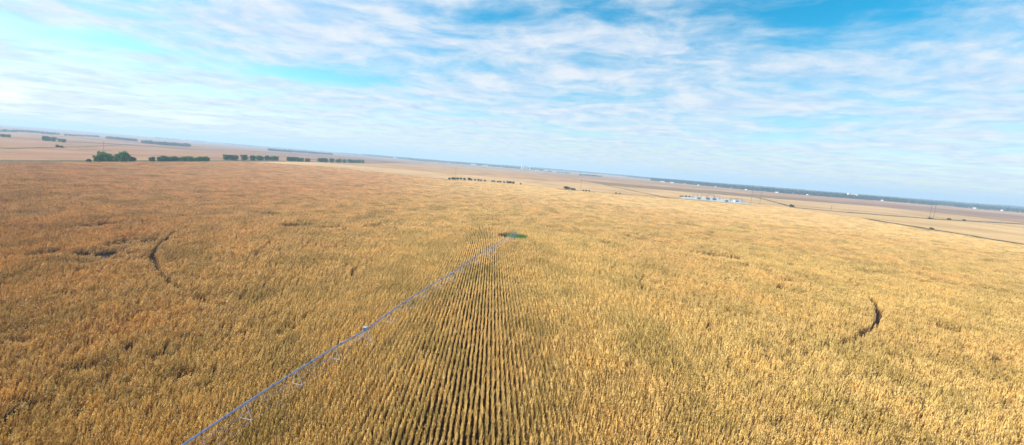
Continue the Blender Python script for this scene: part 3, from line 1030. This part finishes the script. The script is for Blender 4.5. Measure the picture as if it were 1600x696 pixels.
# ------------------------------------------------------------------ substation
def substation():
    c = [at(*p) for p in [(1063, 310.3), (1110, 314.2), (1150, 318.2), (1176, 320.3), (1152, 314.2), (1110, 308.8), (1068, 306.8)]]
    mb = MB()
    cx = sum(p[0] for p in c) / len(c); cy = sum(p[1] for p in c) / len(c)
    mb.v.append((cx, cy, H(cx, cy) + .5))
    for p in c: mb.v.append((p[0], p[1], H(*p) + .45))
    n = len(c)
    for i in range(n): mb.f.append((0, 1 + i, 1 + (i + 1) % n))
    # sides
    k = len(mb.v)
    for p in c: mb.v.append((p[0], p[1], H(*p) - .6))
    for i in range(n): mb.f.append((1 + i, k + i, k + (i + 1) % n, 1 + (i + 1) % n))
    o = mb.build('gravel_pad', M_gravel); tag(o, 'pale gravel yard of the electrical substation', None, None, 'structure')

    def loc(px, py):
        x, y = at(px, py); return (x, y, H(x, y) + .4)
    rz = -0.1
    # portal gantries: two lattice legs and a beam
    gant = None
    for i, (px, py, s) in enumerate([(1086, 310.5, .9), (1099, 311, 1.0), (1110, 311.5, 1.15), (1120, 312.5, 1.0), (1145, 315.5, .95), (1155, 317, 1.0)]):
        if gant is None:
            gant = empty('steel_gantry', loc(px, py), rz)
            W, Hh = 12, 9.5
            for sx_ in (-1, 1):
                l = MB()
                for a in (-.5, .5):
                    for b in (-.5, .5): l.tube([(sx_ * W / 2 + a, b, 0), (sx_ * W / 2 + a * .5, b * .5, Hh)], .13, 4)
                for j in range(6):
                    z = j * Hh / 6
                    l.tube([(sx_ * W / 2 - .45, -.45, z), (sx_ * W / 2 + .45, .45, z + Hh / 6)], .08, 4)
                    l.tube([(sx_ * W / 2 + .45, -.45, z), (sx_ * W / 2 - .45, .45, z + Hh / 6)], .08, 4)
                l.build('leg', M_grey, gant)
            b_ = MB()
            for z in (Hh - .1, Hh - 1.1): b_.tube([(-W / 2, 0, z), (W / 2, 0, z)], .14, 4)
            for j in range(10): b_.tube([(-W / 2 + j * 1.2, 0, Hh - .1 - (j % 2)), (-W / 2 + (j + 1) * 1.2, 0, Hh - .1 - ((j + 1) % 2))], .08, 4)
            b_.build('beam', M_grey, gant)
            for q in (-3.5, 0, 3.5): MB().tube([(q, 0, Hh - 1.1), (q, 0, Hh - 3)], .16, 6).build('insulator', M_steel2, gant)
            g = gant
        else:
            g = copy_tree(gant); g.location = loc(px, py)
        g.scale = (s * .85, s * .85, s * .8)
        tag(g, 'grey steel portal gantry, %s from left in the substation yard' % ORD[i], 'gantry', 'portal gantries of the substation')
    # transformers
    tr = None
    for i, (px, py, s) in enumerate([(1092, 312, 1), (1106, 312.8, 1.2), (1116, 313.6, 1.2), (1135, 316, 1.)]):
        if tr is None:
            tr = empty('transformer', loc(px, py), rz)
            b_ = MB(); b_.box((-3, -1.7, 0), (3, 1.7, 4.2)); b_.build('tank', M_grey, tr)
            for sx_ in (-1, 1):
                rdt = MB()
                for j in range(6): rdt.box((sx_ * 3.1 - (.9 if sx_ < 0 else 0), -1.5 + j * .5, .5), (sx_ * 3.1 + (.9 if sx_ > 0 else 0), -1.3 + j * .5, 3.7))
                rdt.build('radiator', M_grey, tr)
            for q in (-1.8, 0, 1.8): MB().tube([(q, 0, 4.2), (q, 0, 6.3)], .28, 8, .12).build('bushing', M_steel2, tr)
            MB().tube([(-2, 1.2, 4.9), (2, 1.2, 4.9)], .5, 10).build('conservator', M_grey, tr)
            g = tr
        else:
            g = copy_tree(tr); g.location = loc(px, py)
        g.scale = (s * .7, s * .7, s * .7)
        tag(g, 'blue-grey power transformer, %s from left on the substation gravel' % ORD[i], 'transformer', 'transformers of the substation')
    # switch stands
    sw = None
    for i, px in enumerate((1079, 1083, 1090, 1095, 1103, 1113, 1124, 1129, 1140, 1143, 1148, 1151, 1158, 1160, 1163)):
        py = np.interp(px, [1079, 1110, 1163], [310, 312.3, 318])
        if sw is None:
            sw = empty('switch_stand', loc(px, py), rz)
            l = MB()
            for q in (-1.5, 1.5): l.tube([(q, 0, 0), (q, 0, 3.2)], .16, 5)
            l.build('leg', M_grey, sw)
            b_ = MB(); b_.box((-2.2, -.2, 3.2), (2.2, .2, 3.5)); b_.build('beam', M_grey, sw)
            for q in (-1.8, 0, 1.8): MB().tube([(q, 0, 3.5), (q, 0, 5.2)], .2, 6, .12).build('insulator', M_steel2, sw)
            g = sw
        else:
            g = copy_tree(sw); g.location = loc(px, py)
        tag(g, 'grey switch stand with three insulators, %s from left in the substation' % ORD[i], 'switch stand', 'switch stands of the substation')
    for i, (px, py) in enumerate(((1081, 310), (1089, 310), (1126, 313), (1156, 316.5))):
        l = loc(px, py)
        o = MB().tube([(0, 0, 0), (0, 0, 16)], .2, 6, .08).build('lightning_mast', M_steel2, None, True, l)
        tag(o, 'slender lightning mast, %s from left above the substation' % ORD[i], 'mast', 'lightning masts of the substation')
    x, y, z = loc(1150, 316.2)
    house('control_house', x, y, 9, 5, 3.2, 0.2, M_white, M_roofg, 'small pale control building at the right end of the substation', 'building', z=z)


def house(name, x, y, w, d, h, rz, mw, mr, label, cat, group=None, z=None, pitch=.28):
    e = empty(name, (x, y, H(x, y) if z is None else z), rz, label=label, cat=cat, group=group)
    b = MB(); b.box((-w / 2, -d / 2, -.5), (w / 2, d / 2, h)); 
    k = len(b.v); g = h + d / 2 * pitch
    for sx_ in (-1, 1):
        k = len(b.v); b.v += [(sx_ * w / 2, -d / 2, h), (sx_ * w / 2, d / 2, h), (sx_ * w / 2, 0, g)]; b.f.append((k, k + 1, k + 2))
    b.build('wall', mw, e)
    r = MB(); ov = .4
    for sg in (-1, 1):
        y0 = sg * (d / 2 + ov); z0 = h - ov * pitch
        a = (-w / 2 - ov, y0, z0 + .05); b_ = (w / 2 + ov, y0, z0 + .05); c = (w / 2 + ov, 0, g + .05); dd = (-w / 2 - ov, 0, g + .05)
        r.quad(a, b_, c, dd); r.quad(*[(q[0], q[1], q[2] + .15) for q in (a, b_, c, dd)])
        r.quad(a, b_, (b_[0], b_[1], b_[2] + .15), (a[0], a[1], a[2] + .15))
    r.build('roof', mr, e)
    dr = MB(); dr.box((-w * .12, -d / 2 - .06, 0), (w * .12, -d / 2 - .003, min(h * .75, 4))); dr.build('door', M_grey, e)
    for q in (-.32, .32):
        wi = MB(); wi.box((w * q - .8, -d / 2 - .05, h * .4), (w * q + .8, -d / 2 - .003, h * .7)); wi.build('window', M_glass, e)
    return e


substation()


def elevator(px, py, nsilo, r, h, label, head=True):
    x, y = at(px, py)
    e = empty('grain_elevator', (x, y, H(x, y)), math.atan2(y, x) - PI / 2, label=label, cat='grain elevator')
    for i in range(nsilo):
        s = MB().tube([((i - (nsilo - 1) / 2) * 2.02 * r, 0, -.5), ((i - (nsilo - 1) / 2) * 2.02 * r, 0, h)], r, 20)
        so = s.build('silo', M_white, e, False)
        c = MB(); c.cone(((i - (nsilo - 1) / 2) * 2.02 * r, 0, h + .02), r * 1.03, r * .35, 20); c.build('silo_roof', M_roofg, so)
    if head:
        hb = MB(); hb.box((-r * .9, -r * .6, h + r * .4), (r * .9, r * .6, h * 1.28)); hb.build('headhouse', M_concrete, e)
    return e


elevator(1325, 308.5, 1, 9, 27, 'single fat white silo left of the blue elevator block on the right skyline', False)
elevator(1332, 309, 3, 7, 22, 'blue-grey grain elevator with headhouse on the right skyline')
elevator(1338.5, 309.8, 1, 7, 22, 'single white silo right of the blue elevator block on the right skyline', False)
elevator(815, 264.8, 1, 7, 36, 'leftmost white silo tower on the centre skyline', False)
elevator(820.5, 265.1, 4, 6, 36, 'cluster of grey-white silos with headhouse on the centre skyline')
elevator(827.5, 265.6, 1, 5.5, 44, 'tall narrow white silo right of the cluster on the centre skyline', False)
hs = [(1188, 298.4, 34, 18, 9, M_white, 'white shed in front of the blue woodland above the substation'),
      (1296, 307, 70, 30, 9, M_white, 'long white warehouse left of the right-hand grain elevator'),
      (1311, 308, 50, 26, 8, M_white, 'second long white warehouse next to the right-hand grain elevator'),
      (1350, 310, 30, 16, 9, M_brick, 'brown factory building just right of the right-hand elevator'),
      (1364, 311, 26, 16, 11, M_white, 'pale building farther right of the right-hand elevator'),
      (1394, 314.5, 16, 10, 5, M_white, 'small white farmhouse at the foot of the right woodland'),
      (1415, 316.5, 16, 10, 5, M_white, 'small white shed at the foot of the far right woodland'),
      (912, 274.2, 44, 20, 9, M_white, 'white farm building in the small grove right of centre'),
      (922, 275.2, 26, 14, 8, M_white, 'smaller white farm building right of the farm in the grove'),
      (1035, 285.2, 26, 14, 6, M_white, 'white farmstead at the left end of the river woodland'),
      (1050, 286.6, 20, 12, 6, M_white, 'little pale barn near the left end of the river woodland'),
      (576, 243.2, 40, 22, 14, M_white, 'white building on the left of the teal woodland'),
      (587, 244, 46, 22, 18, M_white, 'white block in the middle of the teal woodland'),
      (596, 244.8, 46, 22, 20, M_concrete, 'tall pale building at the right of the teal woodland'),
      (625, 248.5, 160, 60, 10, M_white, 'very long white hall right of the teal woodland'),
      (740, 258.8, 50, 24, 12, M_white, 'white hall in the thin blue tree belt'),
      (758, 260.6, 50, 24, 10, M_white, 'white shed lower in the thin blue tree belt'),
      (840, 267.5, 40, 18, 9, M_white, 'low white building right of the centre silos'),
      (852, 268.6, 40, 18, 9, M_concrete, 'low grey building farther right of the centre silos'),
      (866, 270, 34, 18, 8, M_white, 'pale barn at the end of the buildings right of the centre silos')]
for px, py, w, d, h, mt, lab in hs:
    x, y = at(px, py)
    house('farm_building', x, y, w, d, h, math.atan2(y, x) - PI / 2 + random.uniform(-.3, .3), mt, M_roofg, lab, 'building')

random.seed(21)
hp_ = [(1070, 288.2), (1092, 290.4), (1118, 293), (1143, 295.2), (1166, 297.2), (1214, 301.4), (1240, 303.6), (1262, 305.4), (1378, 314.3), (1434, 318.6), (1457, 320.6), (1492, 323.4), (1524, 326.4), (1566, 330)]
for i, (px, py) in enumerate(hp_):
    x, y = at(px, py)
    house('farm_house', x, y, random.uniform(10, 20), random.uniform(8, 12), random.uniform(4, 6), random.uniform(0, 3), random.choice((M_white, M_concrete, M_brick, M_brick)), M_dullroof,
          'tiny pale house, %s from left along the front of the river woodland' % ORD[i], 'house', 'houses along the river woodland')

# ------------------------------------------------------------------ haze
hz = MB(); hz.box((-18500, -18500, -12), (18500, 18500, 165))
ho = hz.build('haze', None)
tag(ho, 'thin blue air haze over the plain', 'haze', None, 'stuff')
mh = bpy.data.materials.new('haze'); mh.use_nodes = True
nt = mh.node_tree; nt.nodes.clear()
out = nt.nodes.new('ShaderNodeOutputMaterial'); pv = nt.nodes.new('ShaderNodeVolumePrincipled')
pv.inputs['Color'].default_value = (0.50, 0.75, 1.0, 1)
pv.inputs['Density'].default_value = 0.00016
pv.inputs['Anisotropy'].default_value = 0.1
nt.links.new(pv.outputs[0], out.inputs['Volume'])
ho.data.materials.append(mh)

# ------------------------------------------------------------------ sun and sky
SUN = Vector((-0.97, 0.12, 0)).normalized()
EL = math.radians(27)
sd = Vector((SUN.x * math.cos(EL), SUN.y * math.cos(EL), math.sin(EL)))
l = bpy.data.lights.new('sun', 'SUN'); l.energy = 5.0; l.angle = math.radians(0.6); l.color = (1.0, 0.935, 0.82)
lo = bpy.data.objects.new('sun', l); COL.objects.link(lo)
lo.rotation_euler = sd.to_track_quat('Z', 'Y').to_euler()

w = bpy.data.worlds.new('World'); sc.world = w; w.use_nodes = True
nt = w.node_tree
bg = nt.nodes['Background']
bg.inputs['Strength'].default_value = 0.12
sky = nt.nodes.new('ShaderNodeTexSky'); sky.sky_type = 'NISHITA'; sky.sun_disc = False
sky.sun_elevation = EL; sky.sun_rotation = math.atan2(SUN.x, SUN.y); sky.air_density = 1.0; sky.dust_density = 0.6; sky.ozone_density = 3.0
tc = nt.nodes.new('ShaderNodeTexCoord').outputs['Generated']
sp = nt.nodes.new('ShaderNodeSeparateXYZ'); nt.links.new(tc, sp.inputs[0])
zz = math_n(nt, 'ADD', math_n(nt, 'MAXIMUM', sp.outputs[2], 0.0), 0.07)
cbn = nt.nodes.new('ShaderNodeCombineXYZ')
nt.links.new(math_n(nt, 'DIVIDE', sp.outputs[0], zz), cbn.inputs[0]); nt.links.new(math_n(nt, 'DIVIDE', sp.outputs[1], zz), cbn.inputs[1])
CP = cbn.outputs[0]


def cp(px, py):
    d = sdir(px, py); z = max(d.z, 0) + .07
    return (d.x / z, d.y / z)


# warp
wn = nt.nodes.new('ShaderNodeTexNoise'); wn.inputs['Scale'].default_value = 0.9; wn.inputs['Detail'].default_value = 2
nt.links.new(CP, wn.inputs['Vector'])
wv = vmath(nt, 'MULTIPLY', vmath(nt, 'SUBTRACT', wn.outputs['Color'], (.5, .5, .5)), (0.7, 0.7, 0))
CPW = vmath(nt, 'ADD', CP, wv)
rotn = nt.nodes.new('ShaderNodeVectorRotate'); rotn.rotation_type = 'Z_AXIS'; rotn.inputs['Angle'].default_value = math.radians(14)
nt.links.new(CPW, rotn.inputs['Vector'])
big = noise(nt, vmath(nt, 'MULTIPLY', rotn.outputs[0], (0.62, 1.0, 1)), 1.3, 6, 0.6)
fine = noise(nt, vmath(nt, 'MULTIPLY', rotn.outputs[0], (1.0, 1.0, 1)), 3.4, 5, 0.62)
lowf = nt.nodes.new('ShaderNodeMapRange'); nt.links.new(sp.outputs[2], lowf.inputs['Value']); lowf.inputs['From Min'].default_value = 0.03; lowf.inputs['From Max'].default_value = 0.26
fine_k = math_n(nt, 'MULTIPLY', math_n(nt, 'SUBTRACT', fine, 0.5), lowf.outputs[0])
cov = math_n(nt, 'ADD', math_n(nt, 'ADD', math_n(nt, 'MULTIPLY', big, 0.9), 0.27), math_n(nt, 'MULTIPLY', fine_k, 0.36))
# clear gaps in the cloud layer (positions on the layer itself)
for (px, py, rx, ry, amt) in ((490, 118, 0.62, 0.28, .30), (60, 52, .5, .22, .17), (190, 72, .4, .18, .15), (1480, 5, 1.0, .5, .22), (1180, 20, .5, .25, .13), (780, 22, .45, .2, .13), (960, 20, .3, .2, .12),
                              (1330, 130, .8, .3, .06)):
    gx, gy = cp(px, py)
    dv = vmath(nt, 'DIVIDE', vmath(nt, 'SUBTRACT', CP, (gx, gy, 0)), (rx, ry, 1))
    ln = nt.nodes.new('ShaderNodeVectorMath'); ln.operation = 'LENGTH'; nt.links.new(dv, ln.inputs[0])
    g = math_n(nt, 'POWER', 2.718, math_n(nt, 'MULTIPLY', math_n(nt, 'MULTIPLY', ln.outputs['Value'], ln.outputs['Value']), -1))
    cov = math_n(nt, 'SUBTRACT', cov, math_n(nt, 'MULTIPLY', g, amt))
cl = nt.nodes.new('ShaderNodeMapRange'); cl.interpolation_type = 'SMOOTHSTEP'
nt.links.new(cov, cl.inputs['Value']); cl.inputs['From Min'].default_value = 0.42; cl.inputs['From Max'].default_value = 0.84
thick = ramp(nt, fine, [(0.34, (3.1, 4.1, 5.4)), (0.62, (5.0, 5.2, 5.5))])
skyc = nt.nodes.new('ShaderNodeHueSaturation'); skyc.inputs['Saturation'].default_value = 1.5; skyc.inputs['Value'].default_value = 1.10; skyc.inputs['Hue'].default_value = 0.477
nt.links.new(sky.outputs[0], skyc.inputs['Color'])
allc = mix(nt, math_n(nt, 'MULTIPLY', cl.outputs[0], 0.93), skyc.outputs[0], thick)
nt.links.new(allc, bg.inputs['Color'])

sc.view_settings.view_transform = 'Standard'
sc.view_settings.look = 'None'
sc.view_settings.exposure = 0.56
sc.view_settings.gamma = 1
sc.view_settings.use_curve_mapping = False
sc.cycles.max_bounces = 5
sc.cycles.transparent_max_bounces = 4
sc.cycles.volume_bounces = 2
sc.render.engine = 'CYCLES'
